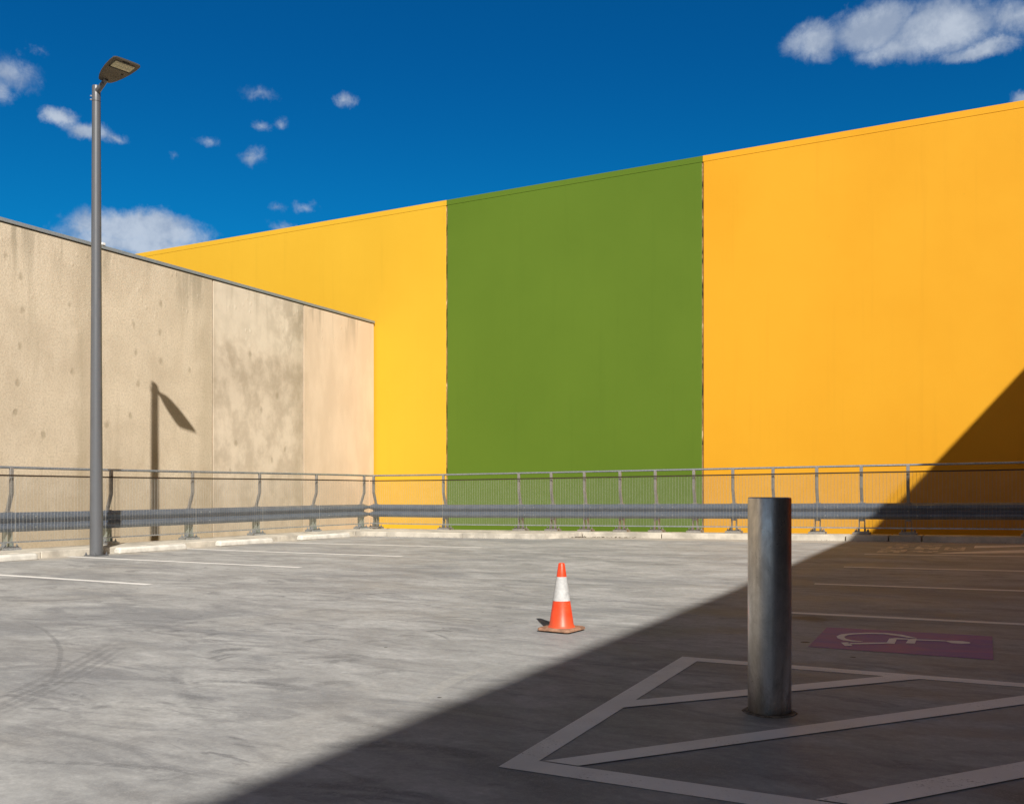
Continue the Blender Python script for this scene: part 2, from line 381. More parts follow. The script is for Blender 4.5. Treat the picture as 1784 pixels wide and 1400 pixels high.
bm = NB()
X0, X1, Y0, Y1 = -14.40, 9.0, -24.0, 19.46
nx, ny = 48, 90
g = [[bm.verts.new((X0+(X1-X0)*i/nx, Y0+(Y1-Y0)*j/ny, 0)) for i in range(nx+1)] for j in range(ny+1)]
for r_ in g:
    for v in r_: v.co.z = zg(v.co.x, v.co.y)
for j in range(ny):
    for i in range(nx): bm.faces.new((g[j][i], g[j][i+1], g[j+1][i+1], g[j+1][i]))
border = [g[0][i] for i in range(nx+1)]+[g[j][nx] for j in range(1, ny+1)]+[g[ny][i] for i in range(nx-1, -1, -1)]+[g[j][0] for j in range(ny-1, 0, -1)]
low = [bm.verts.new((v.co.x, v.co.y, -.45)) for v in border]
for i in range(len(border)):
    k = (i+1) % len(border); bm.faces.new((border[k], border[i], low[i], low[k]))
deck = struct(obj('car_park_floor', bm, M['deck'], smooth=True))

KH = .11
def kz(c):                                      # follow the fall of the deck
    return Vector((c.x, c.y, c.z+zg(c.x, c.y)))
bm = NB()
y = -6.0
cuts = [-6, -3.2, -.6, 1.9, 4.4, 6.9, 9.55, 12.45, 15.0, 17.62]
for a, b in zip(cuts, cuts[1:]):
    n = 4
    for i in range(n):
        box(bm, -14.40, -13.42, a+(b-a)*i/n, a+(b-a)*(i+1)/n-(.010 if i == n-1 else 0), -.05, KH, kz)
box(bm, -14.40, -13.42, 17.62, 19.46, -.05, KH, kz)
xs = [-13.42, -12.536, -10.516, -8.62]
for a, b in zip(xs, xs[1:]):
    box(bm, a+.012, b, 17.65, 19.46, -.05, KH, kz)
# tapered nose of the built out kerb
def prism(bm, poly, z0, z1, f):
    lo = [bm.verts.new(f(Vector((x, y, z0)))) for x, y in poly]; hi = [bm.verts.new(f(Vector((x, y, z1)))) for x, y in poly]
    bm.faces.new(lo[::-1]); bm.faces.new(hi)
    for i in range(len(poly)):
        k = (i+1) % len(poly); bm.faces.new((lo[i], lo[k], hi[k], hi[i]))
prism(bm, [(-8.62,17.65),(-8.5,17.68),(-8.3,18.2),(-8.12,18.72),(-8.12,19.46),(-8.62,19.46)], -.05, KH, kz)
xs = [-8.11, -6.3, -4.2, -2.62, -1.845, -1.271, 1.6, 4.0, 8.9]
for a, b in zip(xs, xs[1:]):
    n = max(1, int((b-a)/.6))
    for i in range(n):
        box(bm, a+(b-a)*i/n+(.022 if i == 0 else 0), a+(b-a)*(i+1)/n, 18.75, 19.46, -.05, KH, kz)
bmesh.ops.remove_doubles(bm, verts=bm.verts, dist=.0005)
kerb = struct(obj('kerb', bm, M['kerb'], bevel=.012))

# ------------------------------------------------------------------ painted markings
def sheet(bm, pts, dz=.002, cut=.5):
    """a quad strip p0 p1 (one edge) p3 p2 (other edge), cut along its length to follow the deck"""
    p = [Vector(q) for q in pts]
    n = max(1, int((p[1]-p[0]).length/cut))
    last = None
    for i in range(n+1):
        a = p[0].lerp(p[1], i/n); b = p[3].lerp(p[2], i/n)
        cur = [bm.verts.new((q.x, q.y, zg(q.x, q.y)+dz)) for q in (a, b)]
        if last: bm.faces.new((last[0], last[1], cur[1], cur[0]))
        last = cur
def line(bm, a, b, w, dz=.002):
    a = Vector(a); b = Vector(b); n = Vector((-(b-a).y, (b-a).x)).normalized()*(w/2)
    sheet(bm, [a+n, b+n, b-n, a-n], dz)
bm = NB()
for a, b in (((-13.40,7.33),(-8.40,7.30)), ((-13.40,10.02),(-8.50,9.95)), ((-13.40,12.42),(-8.42,12.30)), ((-13.40,14.78),(-8.32,14.67)),
             ((-1.70,8.06),(4.0,8.40)), ((-1.80,10.62),(4.0,10.99)), ((-1.805,12.84),(4.0,13.25)), ((-1.822,15.10),(4.0,15.62))):
    line(bm, a, b, .115)
struct(obj('road_marking', bm, M['line']))
bm = NB()
sheet(bm, [(-1.63,3.00),(-1.735,5.58),(-1.607,5.46),(-1.530,3.137)])                     # left edge, mitred
sheet(bm, [(-1.63,3.00),(3.2,3.07),(3.2,3.205),(-1.530,3.137)])                           # near edge
sheet(bm, [(-1.735,5.58),(3.0,5.70),(3.0,5.60),(-1.607,5.46)])                            # far edge
sheet(bm, [(-1.573,4.09),(-.38,5.488),(-.556,5.484),(-1.577,4.27)], .004)                # three diagonals
sheet(bm, [(-1.373,3.142),(.125,5.04),(1.05,5.545),(1.0,5.56)][:1]+[(.45,5.50),(.28,5.50),(-1.51,3.142)], .004)
sheet(bm, [(-.363,3.160),(1.42,5.52),(1.26,5.52),(-.533,3.158)], .004)
sheet(bm, [(.80,3.19),(2.55,5.55),(2.40,5.55),(.64,3.19)], .004)
struct(obj('road_marking', bm, M['hatch']))
# worn lettering and merge arrow beyond the last bay line
bm = NB()
def block(bm, x0, x1, y0, y1, skew=.0, rows=('111','101','111')):
    nr = len(rows); nc = len(rows[0])
    for j, r_ in enumerate(rows):
        for i, ch in enumerate(r_):
            if ch == '1':
                a = x0+(x1-x0)*i/nc; b = x0+(x1-x0)*(i+1)/nc; c = y0+(y1-y0)*j/nr; d = y0+(y1-y0)*(j+1)/nr
                sheet(bm, [(a,c),(b,c),(b,d),(a,d)], .004)
block(bm, -1.70, -1.30, 15.50, 16.25, rows=('11011','10010','11111','00101','11011'))
block(bm, -1.66, -1.34, 16.50, 17.00, rows=('11110','10010','10111'))
block(bm, -1.60, -1.28, 17.2, 17.75, rows=('11111','00100','11100'))
block(bm, -1.20, -.84, 15.70, 16.10, rows=('01110','11011','01001'))
block(bm, -1.22, -.86, 16.35, 17.75, rows=('11011','11111','10001','11111','00100','11011'))
block(bm, -.78, -.48, 16.25, 17.1, rows=('11111','10101','11011','10001'))
struct(obj('road_marking', bm, M['faint']))
bm = NB()
sheet(bm, [(-.36,17.0),(.5,17.72),(.5,18.2),(-.36,17.62)])
sheet(bm, [(.5,17.72),(2.4,18.3),(2.4,18.62),(.5,18.2)])
sheet(bm, [(-.90,15.44),(.5,16.1),(.5,16.9),(-.60,15.9)])
sheet(bm, [(.5,16.1),(2.4,16.9),(2.4,17.6),(.5,16.9)])
struct(obj('road_marking', bm, M['hatch']))

acc = thing('accessible_bay_symbol', 'faded purple painted rectangle with a white wheelchair symbol on the floor', 'floor marking', (-.6,6.86,0))
def lz(bm, f):                                   # local flat shapes: shift onto the deck
    for v in bm.verts: v.co = Vector((v.co.x-(-.6), v.co.y-6.86, f+zg(v.co.x, v.co.y)))
bm = NB()
cs = [(-1.150,7.325),(-.04,7.396),(-.028,6.338),(-1.113,6.318)]
n = 6
rows_ = [[bm.verts.new((*(Vector(cs[3]).lerp(Vector(cs[0]), j/n).lerp(Vector(cs[2]).lerp(Vector(cs[1]), j/n), i/n)), 0)) for i in range(n+1)] for j in range(n+1)]
for j in range(n):
    for i in range(n): bm.faces.new((rows_[j][i], rows_[j][i+1], rows_[j+1][i+1], rows_[j+1][i]))
lz(bm, .002)
obj('painted_panel', bm, M['purple'], acc)
# the symbol reads from the right: head to +X, wheel to -X
bm = NB()
def P(px, py):                                   # corners of the symbol measured on the floor
    return Vector((px, py, 0))
def poly(pts): bm.faces.new([bm.verts.new(P(*q)) for q in pts])
SYM = [[(-0.946, 6.596), (-0.903, 6.629), (-0.857, 6.484), (-0.901, 6.46)], [(-0.904, 6.597), (-0.672, 6.745), (-0.669, 6.684), (-0.88, 6.542)], [(-0.674, 6.938), (-0.626, 6.991), (-0.618, 6.7), (-0.671, 6.688)],
       [(-0.626, 6.991), (-0.554, 6.99), (-0.553, 6.941), (-0.625, 6.914)], [(-0.554, 6.973), (-0.504, 7.016), (-0.498, 6.778), (-0.554, 6.765)], [(-0.512, 6.99), (-0.328, 7.021), (-0.313, 6.981), (-0.508, 6.932)],
       [(-0.334, 7.007), (-0.288, 7.031), (-0.221, 7.045), (-0.177, 7.015), (-0.167, 6.983), (-0.175, 6.948), (-0.223, 6.912), (-0.283, 6.917)]]
WHO = [(-0.502, 7.039), (-0.612, 7.17), (-0.717, 7.203), (-0.831, 7.162), (-0.94, 7.075), (-1.001, 6.978), (-1.016, 6.872), (-0.996, 6.786), (-0.947, 6.702), (-0.88, 6.673), (-0.82, 6.699)]
WHI = [(-0.557, 7.027), (-0.634, 7.095), (-0.725, 7.134), (-0.824, 7.1), (-0.912, 7.031), (-0.954, 6.956), (-0.963, 6.871), (-0.941, 6.787), (-0.895, 6.735), (-0.85, 6.72), (-0.818, 6.716)]
for s_ in SYM: poly(s_)
for k in range(len(WHO)-1): poly([WHO[k], WHI[k], WHI[k+1], WHO[k+1]])
lz(bm, .004)
obj('wheelchair_symbol', bm, M['symbol'], acc)

# ------------------------------------------------------------------ precast concrete wall on the left
WX = -16.93
wl = thing('concrete_wall', 'weathered beige precast concrete panel wall with thin grey coping on the left', 'wall', (WX,14,-4))
L = lambda bm: [setattr(v, 'co', v.co-Vector((WX,14,-4))) for v in bm.verts]
def part(name, bm, m, par, loc, **kw):
    """mesh built in world coordinates; its own origin stays at the world origin so object texture space is world space"""
    o = obj(name, bm, m, par, **kw)
    o.matrix_parent_inverse = Matrix.Translation(-Vector(loc))
    return o
joints = [-20, -16.68, -13.35, -10.02, -6.69, -3.36, -.03, 3.3, 6.63, 9.96, 13.29, 16.62, 19.95, 23.20]
for a, b in zip(joints[1:], joints[2:]):
    bm = NB(); box(bm, WX-.18, WX, a+.011, b-.011, -4, 6.23)
    part('wall_panel', bm, M['wall'], wl, (WX,14,-4), bevel=.012)
for j in joints[2:-1]:
    bm = NB(); box(bm, WX-.15, WX-.022, j-.0112, j+.0112, -4, 6.225)
    part('joint_filler', bm, M['joint'], wl, (WX,14,-4))
bm = NB()
box(bm, WX-.22, WX+.030, -16, 23.2, 6.246, 6.318)
part('coping', bm, M['coping'], wl, (WX,14,-4), bevel=.006)
bm = NB(); box(bm, WX-.06, WX+.05, 13.43, 13.52, 6.3185, 6.375)
part('bracket', bm, M['white'], wl, (WX,14,-4), bevel=.01)

# ------------------------------------------------------------------ painted building at the back
BY = 23.26
pb = thing('painted_building', 'tall windowless building painted in yellow, green and amber panels behind the barrier', 'building', (-8,BY,-4))
J1, J2 = -14.368, -6.70
cols = [(-42, J1, 'yellow', 'yellow wall panel'), (J1, J2, 'green', 'green wall panel'), (J2, 9.6, 'amber', 'amber wall panel')]
for a, b, k, lab in cols:
    bm = NB(); box(bm, a+.022, b-.022, BY, BY+.2, -4, 9.50)
    o = part('wall_panel', bm, M[k], pb, (-8,BY,-4), bevel=.015); o['label'] = lab
    bm = NB()
    box(bm, a+(.0 if a < -20 else .002), b-.002, BY-.004, BY+.26, 9.5005, 9.66)
    o = part('coping', bm, M[k], pb, (-8,BY,-4), bevel=.008)
for j in (J1, J2):
    bm = NB(); box(bm, j-.0225, j+.0225, BY+.022, BY+.15, -4, 9.50)
    part('joint_filler', bm, M['joint'], pb, (-8,BY,-4))
bm = NB(); box(bm, -42, 9.6, BY+.2005, BY+16, -4, 9.40)
part('roof', bm, M['roof'], pb, (-8,BY,-4))

# the building that stands along the right of the deck and shades it (just outside the frame)
SB = thing('shade_building', 'long grey building along the right edge, outside the frame, orange bay added to bounce light', 'building', (9,0,-4))
def sb(c):                                       # its front leans 1.3 degrees off the bay grid
    return Vector((c.x-.0229*c.y, c.y, c.z))
bm = NB(); box(bm, 6.17, 24, -11.5, 11.0, -4, 9.60, sb)
part('wall', bm, M['render'], SB, (9,0,-4), bevel=.02)
bm = NB(); box(bm, 6.17, 24, 11.02, 22.9, -4, 9.60, sb)
part('wall', bm, M['bounce_bay'], SB, (9,0,-4), bevel=.02)  # orange bay added out of view to bounce red light into the shade
bm = NB(); box(bm, 6.155, 24.05, -11.55, 22.95, 9.602, 9.66, sb)
part('coping', bm, M['coping'], SB, (9,0,-4))

# ------------------------------------------------------------------ vehicle barriers
# local frame: s runs along the rail, d points at the deck, z up from the kerb top
def barrier(name, label, cat, org, sdir, ddir, posts, s0, s1, end0, end1, hand0, hand1):
    th = thing(name, label, cat, org)
    S = Vector(sdir); D = Vector(ddir); O = Vector(org)
    def W(s, d, z):                              # to local coordinates of the thing, riding on the sloping kerb
        p = S*s+D*d
        return Vector((p.x, p.y, z+zg(O.x+p.x, O.y+p.y)+KH-O.z))
    f = lambda c: W(c.x, c.y, c.z)
    n = max(2, int(abs(s1-s0)/.6))
    def ends(a, b): return [(a+(b-a)*i/n) for i in range(n+1)]
    # posts: two cheek plates, spacer, cranked upper bar; base plate as a sub-part
    for s in posts:
        bm = NB()
        for q in (-.052, .044):
            box(bm, s+q, s+q+.008, -.075, .05, .0582, .60, f)
        box(bm, s-.044, s+.044, -.07, .05, .26, .60, f)
        p = obj('post', bm, M['post'] if abs(S.y) > .5 else M['bar'], th, bevel=.003, seg=1)
        bm = NB()
        path = [(.0,.58), (.0,.64), (.095,.91), (.095,1.335)]
        last = None
        for d, z in path:
            cur = [bm.verts.new(f(Vector((s+a, d+b, z)))) for a, b in ((-.029,-.022),(.029,-.022),(.029,.022),(-.029,.022))]
            if last: bridge(bm, last, cur)
            else: bm.faces.new(cur[::-1])
            last = cur
        bm.faces.new(last)
        box(bm, s-.06, s+.06, -.03, .045, .602, .622, f)
        obj('upper_bar', bm, M['bar'], p, bevel=.003, seg=1)
        bm = NB(); box(bm, s-.16, s+.16, -.12, .12, -.003, .042, f); box(bm, s-.13, s+.13, -.10, .10, .0421, .058, f)
        for bx in (-.11, .11):
            for by in (-.075, .075):
                c = f(Vector((s+bx, by, .058))); lathe(bm, [(.017,c.z),(.017,c.z+.02),(.008,c.z+.021),(.008,c.z+.045)], 8, c.x, c.y)
        for q in (-.075, .058):
            box(bm, s+q, s+q+.012, -.05, .05, .0581, .13, f)
        obj('base_plate', bm, M['galv'] if abs(S.y) > .5 else M['bar'], p)
    # W shaped beam
    prof = []
    half = [(.0,.158),(.012,.157),(.022,.148),(.052,.128),(.076,.116),(.083,.103),(.084,.085),(.083,.064),(.075,.050),(.045,.036),(.018,.018),(.008,.0)]
    prof = half+[(d, -z) for d, z in half[-2::-1]]
    zc = .452
    bm = NB(); rows = []
    stations = [(q, 0, 0) for q in ends(s0, s1)]
    if end1:
        stations = stations[:-1]+[(s1-.26, 0, 0)]+[(s1-.26+.26*i/8, 0, i/8) for i in range(1, 9)]
    if end0:
        stations = [(s0+.26-.26*i/8, 0, i/8) for i in range(8, 0, -1)]+[(s0+.26, 0, 0)]+stations[1:]
    def row(s, fl, sg, off=0.0):
        out = []
        for d, z in prof:
            lobe = (d/.084)
            ss = s+sg*fl*fl*(.11*lobe-.03)       # rounded lobes at the terminal
            dd = .058+d*(1-.35*fl*fl)+off-.05*fl*fl*(1-lobe)
            out.append(bm.verts.new(f(Vector((ss, dd, zc+z*(1+.06*fl*fl))))))
        return out
    for s, _, fl in stations:
        sg = 1 if (end1 and s > (s0+s1)/2) else -1
        rows.append(row(s, fl, sg))
    for a, b in zip(rows, rows[1:]):
        for i in range(len(prof)-1): bm.faces.new((a[i], a[i+1], b[i+1], b[i]))
    o = obj('barrier_beam', bm, M['beam'], th, smooth=True)
    o.modifiers.clear()
    sd = o.modifiers.new('thick', 'SOLIDIFY'); sd.thickness = .004
    # lap splices with their bolts, one bolt through the beam at every post
    def stud(bm, s, d, z):
        c = Vector((s, d-.004, zc+z)); r0 = [bm.verts.new(f(c+Vector((.017*cos(2*pi*i/8), 0, .017*sin(2*pi*i/8))))) for i in range(8)]
        r1 = [bm.verts.new(f(c+Vector((.010*cos(2*pi*i/8), .016, .010*sin(2*pi*i/8))))) for i in range(8)]
        bridge(bm, r0, r1); bm.faces.new(r1)
    for i, s in enumerate(posts):
        bm = NB(); stud(bm, s, .066, 0.0); obj('bolt', bm, M['galv'], th)
        if i % 2 == 0 and s0+.6 < s+.3 < s1-.6:
            bm = NB(); a = row(s+.12, 0, 1, .0045); b = row(s+.46, 0, 1, .0045)
            for k in range(len(prof)-1): bm.faces.new((a[k], a[k+1], b[k+1], b[k]))
            o = obj('splice_plate', bm, M['beam'], th)
            for q in (.17, .40):
                for d, z in ((.144,.085), (.144,-.085)):
                    bm = NB(); stud(bm, s+q, d, z); obj('bolt', bm, M['galv'], o)
    # hand rail, mesh frame and wires
    bm = NB(); tube(bm, [W(q, .095, 1.335) for q in ends(hand0, hand1)], .021, 12)
    obj('handrail', bm, M['galv'], th, smooth=True)
    MD = .168
    m0, m1 = (s0+.02, s1-.02)
    def bar_(bm, z, h, a, b):
        e = ends(a, b)
        for p_, q_ in zip(e, e[1:]): box(bm, p_, q_, MD-.010, MD+.012, z-h/2, z+h/2, f)
    bm = NB(); bar_(bm, 1.205, .024, m0, m1); bmesh.ops.remove_doubles(bm, verts=bm.verts, dist=.0004)
    obj('upper_mesh_rail', bm, M['darkrail'], th)
    bm = NB(); bar_(bm, .132, .022, m0, m1); bmesh.ops.remove_doubles(bm, verts=bm.verts, dist=.0004)
    obj('lower_mesh_rail', bm, M['galv'], th)
    # one welded wire panel for each pair of posts that is wide apart
    edges = [m0]; 
    for s in posts:
        if s-edges[-1] > 1.5 and m1-s > 1.0: edges.append(s+.02)
    edges.append(m1)
    for a, b in zip(edges, edges[1:]):
        bm = NB(); w = .0021
        k = int((b-a)/.0625)
        for i in range(k+1):
            s = a+.006+(b-a-.012)*i/k
            if i in (0, k): ww = w*1.2
            else: ww = w
            lo = [bm.verts.new(f(Vector((s+dx, MD+dy, .135)))) for dx, dy in ((-ww,0),(0,ww),(ww,0),(0,-ww))]
            hi = [bm.verts.new(f(Vector((s+dx, MD+dy, 1.20)))) for dx, dy in ((-ww,0),(0,ww),(ww,0),(0,-ww))]
            bridge(bm, lo, hi)
        nseg = max(1, int((b-a)/1.0))
        for j in range(1, 84):
            z = .132+j*.01277; w2 = .00125
            last = None
            for i in range(nseg+1):
                s = a+.004+(b-a-.008)*i/nseg
                cur = [bm.verts.new(f(Vector((s, MD-.0035+dy, z+dz)))) for dy, dz in ((-w2,0),(0,w2),(w2,0),(0,-w2))]
                if last: bridge(bm, last, cur)
                last = cur
        obj('mesh_panel', bm, M['wire'], th)
    return th
barrier('crash_barrier', 'galvanised barrier with bent handrail posts and wire mesh along the concrete wall', 'barrier',
        (-14.2,0,0), (0,1,0), (1,0,0), [1.9,3.8,5.7,7.6,9.51,11.41,13.31,15.19,17.07,18.91], 1.5, 19.02, False, True, 1.5, 19.17)
rp = [-14.0,-11.93,-9.87,-9.04,-8.22,-7.37,-6.56,-5.71,-4.88,-4.06,-3.205,-2.37,-1.53,.52,2.5,4.5]
barrier('crash_barrier', 'galvanised barrier with closely spaced posts and wire mesh below the painted building', 'barrier',
        (-14.2,19.26,0), (1,0,0), (0,-1,0), [x+14.2 for x in rp], .12, 19.2, True, False, .075, 19.2)

# ------------------------------------------------------------------ wheel stops
bm = NB()
secs = [(-.075,0),(-.075,.07),(-.05,.10),(.05,.10),(.075,.07),(.075,0)]
st_ = []
for y in (-.80,-.77,.77,.80):
    k = .82 if abs(y) > .79 else 1
    st_.append([bm.verts.new((x*(.92 if k < 1 else 1), y, z*(k if z > .05 else 1))) for x, z in secs])
for a, b in zip(st_, st_[1:]): bridge(bm, a, b)
bm.faces.new(st_[0][::-1]); bm.faces.new(st_[-1])
WSL = [(-13.27, 8.54, 1.0, 0, 'pale concrete wheel stop left of the lamp post, cut off by the photo edge'),
       (-13.31, 11.62, .93, .4, 'pale concrete wheel stop just right of the lamp post, crossed by its shadow'),
       (-13.29, 13.90, .90, -1.0, 'pale chipped concrete wheel stop two along from the lamp post towards the corner'),
       (-13.26, 16.32, 1.06, .6, 'pale concrete wheel stop closest to the corner of the two barriers')]
ws = None
for x, y, k, rz, lab in WSL:
    if ws is None: o = obj('wheel_stop', bm, M['stop'], bevel=.01); ws = o
    else: o = ws.copy(); COL.objects.link(o)
    o.location = (x, y, zg(x, y)+.001); o.scale = (1, k, 1); o.rotation_euler = (0,0,R(rz))
    tag(o, lab, 'wheel stop', 'concrete wheel stops along the left kerb')

# ------------------------------------------------------------------ dead leaves and grit blown against the kerb
rl = random.Random(4)
bm = NB()
def leaf(x, y, z, r):
    q = rl.uniform(0, 6.28); tl = Vector((rl.uniform(-.5,.5), rl.uniform(-.5,.5), 1)).normalized()
    u_ = tl.cross(Vector((cos(q), sin(q), 0))).normalized(); v_ = tl.cross(u_)
    c = Vector((x, y, z+r*.5))
    bm.faces.new([bm.verts.new(c+u_*a+v_*b) for a, b in ((-r,0),(-.2*r,.45*r),(r,0),(-.2*r,-.45*r))])
for i in range(170):                                # the pocket behind the built out kerb
    k = rl.random()**1.6
    x = -8.28+1.5*k+rl.gauss(0,.05); y = 18.70-.25*rl.random()**2*(1-k*.6)-(.45*max(0,-7.95-x))
    leaf(x, y, zg(x, y), rl.uniform(.012,.035))
for i in range(60):                                 # the corner of the two kerbs
    x = -13.9+abs(rl.gauss(0,.16)); y = 18.98+rl.gauss(0,.06); leaf(x, y, zg(x, y)+KH, rl.uniform(.012,.04))
for i in range(150):                                # a thin line along the kerb foot
    x = rl.uniform(-13.2,-8.7); y = 17.645-abs(rl.gauss(0,.02)); leaf(x, y, zg(x, y), rl.uniform(.006,.014))
for i in range(120):
    x = rl.uniform(-3.2,1.5); y = 18.742-abs(rl.gauss(0,.02)); leaf(x, y, zg(x, y), rl.uniform(.006,.016))
for i in range(90):                                 # grit scattered over the floor
    x = rl.uniform(-11,-.5); y = rl.uniform(2.4,14); leaf(x, y, zg(x, y)-.002, rl.uniform(.003,.008))
lit = obj('leaf_litter', bm, M['leaf']); lit['kind'] = 'stuff'; lit['label'] = 'dry brown leaves and grit gathered along the foot of the kerb'; lit['category'] = 'leaf litter'

# ------------------------------------------------------------------ street lamp
LX, LY = -13.15, 10.35
lampost = thing('street_lamp', 'tall tapered grey lamp post with one flat LED head over the bays', 'street lamp', (LX,LY,0))
bm = NB(); lathe(bm, [(.103,.02),(.101,.4),(.066,7.46)], 40)
lathe(bm, [(.0665,7.467),(.0655,7.70),(.060,7.722),(.045,7.728)], 40)
obj('pole', bm, M['pole'], lampost, smooth=True)
bm = NB(); box(bm, -.135, .135, -.135, .135, .0, .018)
for a in (-1, 1):
    for b in (-1, 1): lathe(bm, [(.018,.0181),(.018,.036),(.010,.0362),(.010,.06)], 8, a*.11, b*.11)
obj('base_plate', bm, M['pole'], lampost, bevel=.003)
for z in (7.50, 7.56):                           # grub screws near the top
    bm = NB(); tube(bm, [(-.05,-.03,z),(-.082,-.05,z)], .012, 8)
    obj('screw', bm, M['galv'], lampost)
ha = R(-12.3); tilt = .12
hx = Vector((cos(ha), sin(ha), 0)); hy = Vector((-sin(ha), cos(ha), 0))
def H(x, y, z): return hx*x+hy*y+Vector((0,0,z+7.715+tilt*(x)))
bm = NB(); tube(bm, [H(.03,0,-.09), H(.10,0,-.075), H(.19,.012,-.035), H(.30,.02,.006)], [.046,.043,.040,.036], 16)
for x in (.20, .25): tube(bm, [H(x,-.02,-.065), H(x,-.02,-.035)], .012, 8)
obj('arm', bm, M['pole'], lampost, smooth=True)
out = [(0,.075),(.03,.108),(.12,.145),(.27,.185),(.45,.214),(.62,.226),(.745,.222),(.775,.20)]
def hp(i, y, z): return H(.225+out[i][0], .02+y, z)
bm = NB(); rows = []
for i, (x, w) in enumerate(out):
    th_ = max(.004, .062*sin(pi*min(1, (x+.12)/.93)))
    rows.append([bm.verts.new(hp(i, y*w, z)) for y, z in ((-1,.0),(-.995,.016),(-.86,.018+th_*.45),(-.5,.018+th_*.85),(0,.018+th_),(.5,.018+th_*.85),(.86,.018+th_*.45),(.995,.016),(1,.0),(.5,-.002),(0,-.003),(-.5,-.002))])
for a, b in zip(rows, rows[1:]): bridge(bm, a, b)
bm.faces.new(rows[0][::-1]); bm.faces.new(rows[-1])
head = obj('lamp_head', bm, M['lamp'], lampost, smooth=True)
def hbox(bm, x0, x1, y0, y1, z0, z1): box(bm, x0, x1, y0, y1, z0, z1, lambda c: H(.225+c.x, .02+c.y, c.z))
bm = NB(); hbox(bm, .52, .70, -.155, .155, -.016, -.004)
for i in range(4):
    for j in range(2): hbox(bm, .545+j*.08, .60+j*.08, -.135+i*.072, -.082+i*.072, -.020, -.0161)
obj('led_panel', bm, M['led'], head)
bm = NB(); hbox(bm, .488, .508, -.165, .165, -.016, -.004); hbox(bm, .36, .385, .10, .125, -.012, -.003); hbox(bm, .712, .735, -.06, .05, -.012, -.004)
obj('gasket', bm, M['lampdark'], head)

# ------------------------------------------------------------------ bollard
bol = thing('bollard', 'round brushed steel bollard with rusty foot standing in the painted hatching', 'bollard', (-.936,4.342,0))
bm = NB()
n = 72
lathe(bm, [(.097,.004),(.0975,.5),(.0975,.978),(.0965,.986),(.0925,.990),(.088,.990),(.0865,.986),(.0865,.975)], n, cap1=True)
obj('post', bm, M['steel'], bol, smooth=True)
bm = NB()
rr = [.098, .131, .128, .118]
ra = ring(bm, (0,0,.001),   .121, 48); rb = ring(bm, (0,0,.005), .117, 48); rc = ring(bm, (0,0,.005), .110, 48); rd = ring(bm, (0,0,.0025), .107, 48); re = ring(bm, (0,0,.006), .0985, 48)
for v in ra+rb+rc: 
    a = atan2(v.co.y, v.co.x); v.co.x *= 1+.035*sin(3*a+1)*sin(7*a); v.co.y *= 1+.035*sin(3*a+1)*sin(7*a)
for a, b in ((ra,rb),(rb,rc),(rc,rd),(rd,re)): bridge(bm, a, b)
obj('foot_ring', bm, M['rust'], bol, smooth=True)

# ------------------------------------------------------------------ traffic cone
cone = thing('traffic_cone', 'small orange traffic cone with one white collar on the sunlit concrete', 'traffic cone', (-2.853,6.227,0), R(-6))
z0, z1, r0, r1 = .030, .50, .093, .0225
rad = lambda z: r0+(r1-r0)*(z-z0)/(z1-z0)
bm = NB()
lathe(bm, [(.106,z0-.004),(.098,z0+.008),(rad(.05),.05),(rad(.2),.2),(rad(.42),.42),(rad(.494),.494),(rad(.5)-.003,.5),(rad(.5)-.006,.498),(rad(.47)-.006,.47)], 48, cap0=False, cap1=True)
obj('cone_body', bm, M['cone'], cone, smooth=True)
bm = NB(); lathe(bm, [(rad(.224)+.0002,.2235),(rad(.224)+.0018,.224),(rad(.31)+.0018,.31),(rad(.399)+.0018,.399),(rad(.399)+.0002,.3995)], 48, cap0=False, cap1=False)
obj('collar', bm, M['cuff'], cone, smooth=True)
bm = NB()
def rsq(h, c, z, n=4):
    pts = []
    for k, (sx_, sy_) in enumerate(((1,1),(-1,1),(-1,-1),(1,-1))):
        for i in range(n+1):
            a = pi/2*k+pi/2*i/n
            pts.append(bm.verts.new((sx_*(h-c)+c*cos(a), sy_*(h-c)+c*sin(a), z)))
    return pts
lv = [rsq(.134,.03,.010), rsq(.137,.032,.013), rsq(.135,.032,.026), rsq(.125,.03,.031), rsq(.11,.03,.0315)]
for a, b in zip(lv, lv[1:]): bridge(bm, a, b)
bm.faces.new(lv[0][::-1]); bm.faces.new(lv[-1])
for sx_ in (-1, 0, 1):
    for sy_ in (-1, 0, 1):
        if sx_ or sy_: box(bm, sx_*.095-.02, sx_*.095+.02, sy_*.095-.02, sy_*.095+.02, .0005, .0099)
obj('base', bm, M['conebase'], cone)

# ------------------------------------------------------------------ sun, sky, camera
SUN = Vector((.896,-1.07,1.0)).normalized()      # towards the sun
el = asin(SUN.z); az = atan2(SUN.x, SUN.y)
sl = bpy.data.lights.new('sun', 'SUN'); sl.energy = 4.6; sl.angle = R(.53); sl.color = (1.0,.945,.855)
so = bpy.data.objects.new('sun', sl); COL.objects.link(so)
so.rotation_euler = SUN.to_track_quat('Z', 'Y').to_euler(); so.location = (20,-20,25)

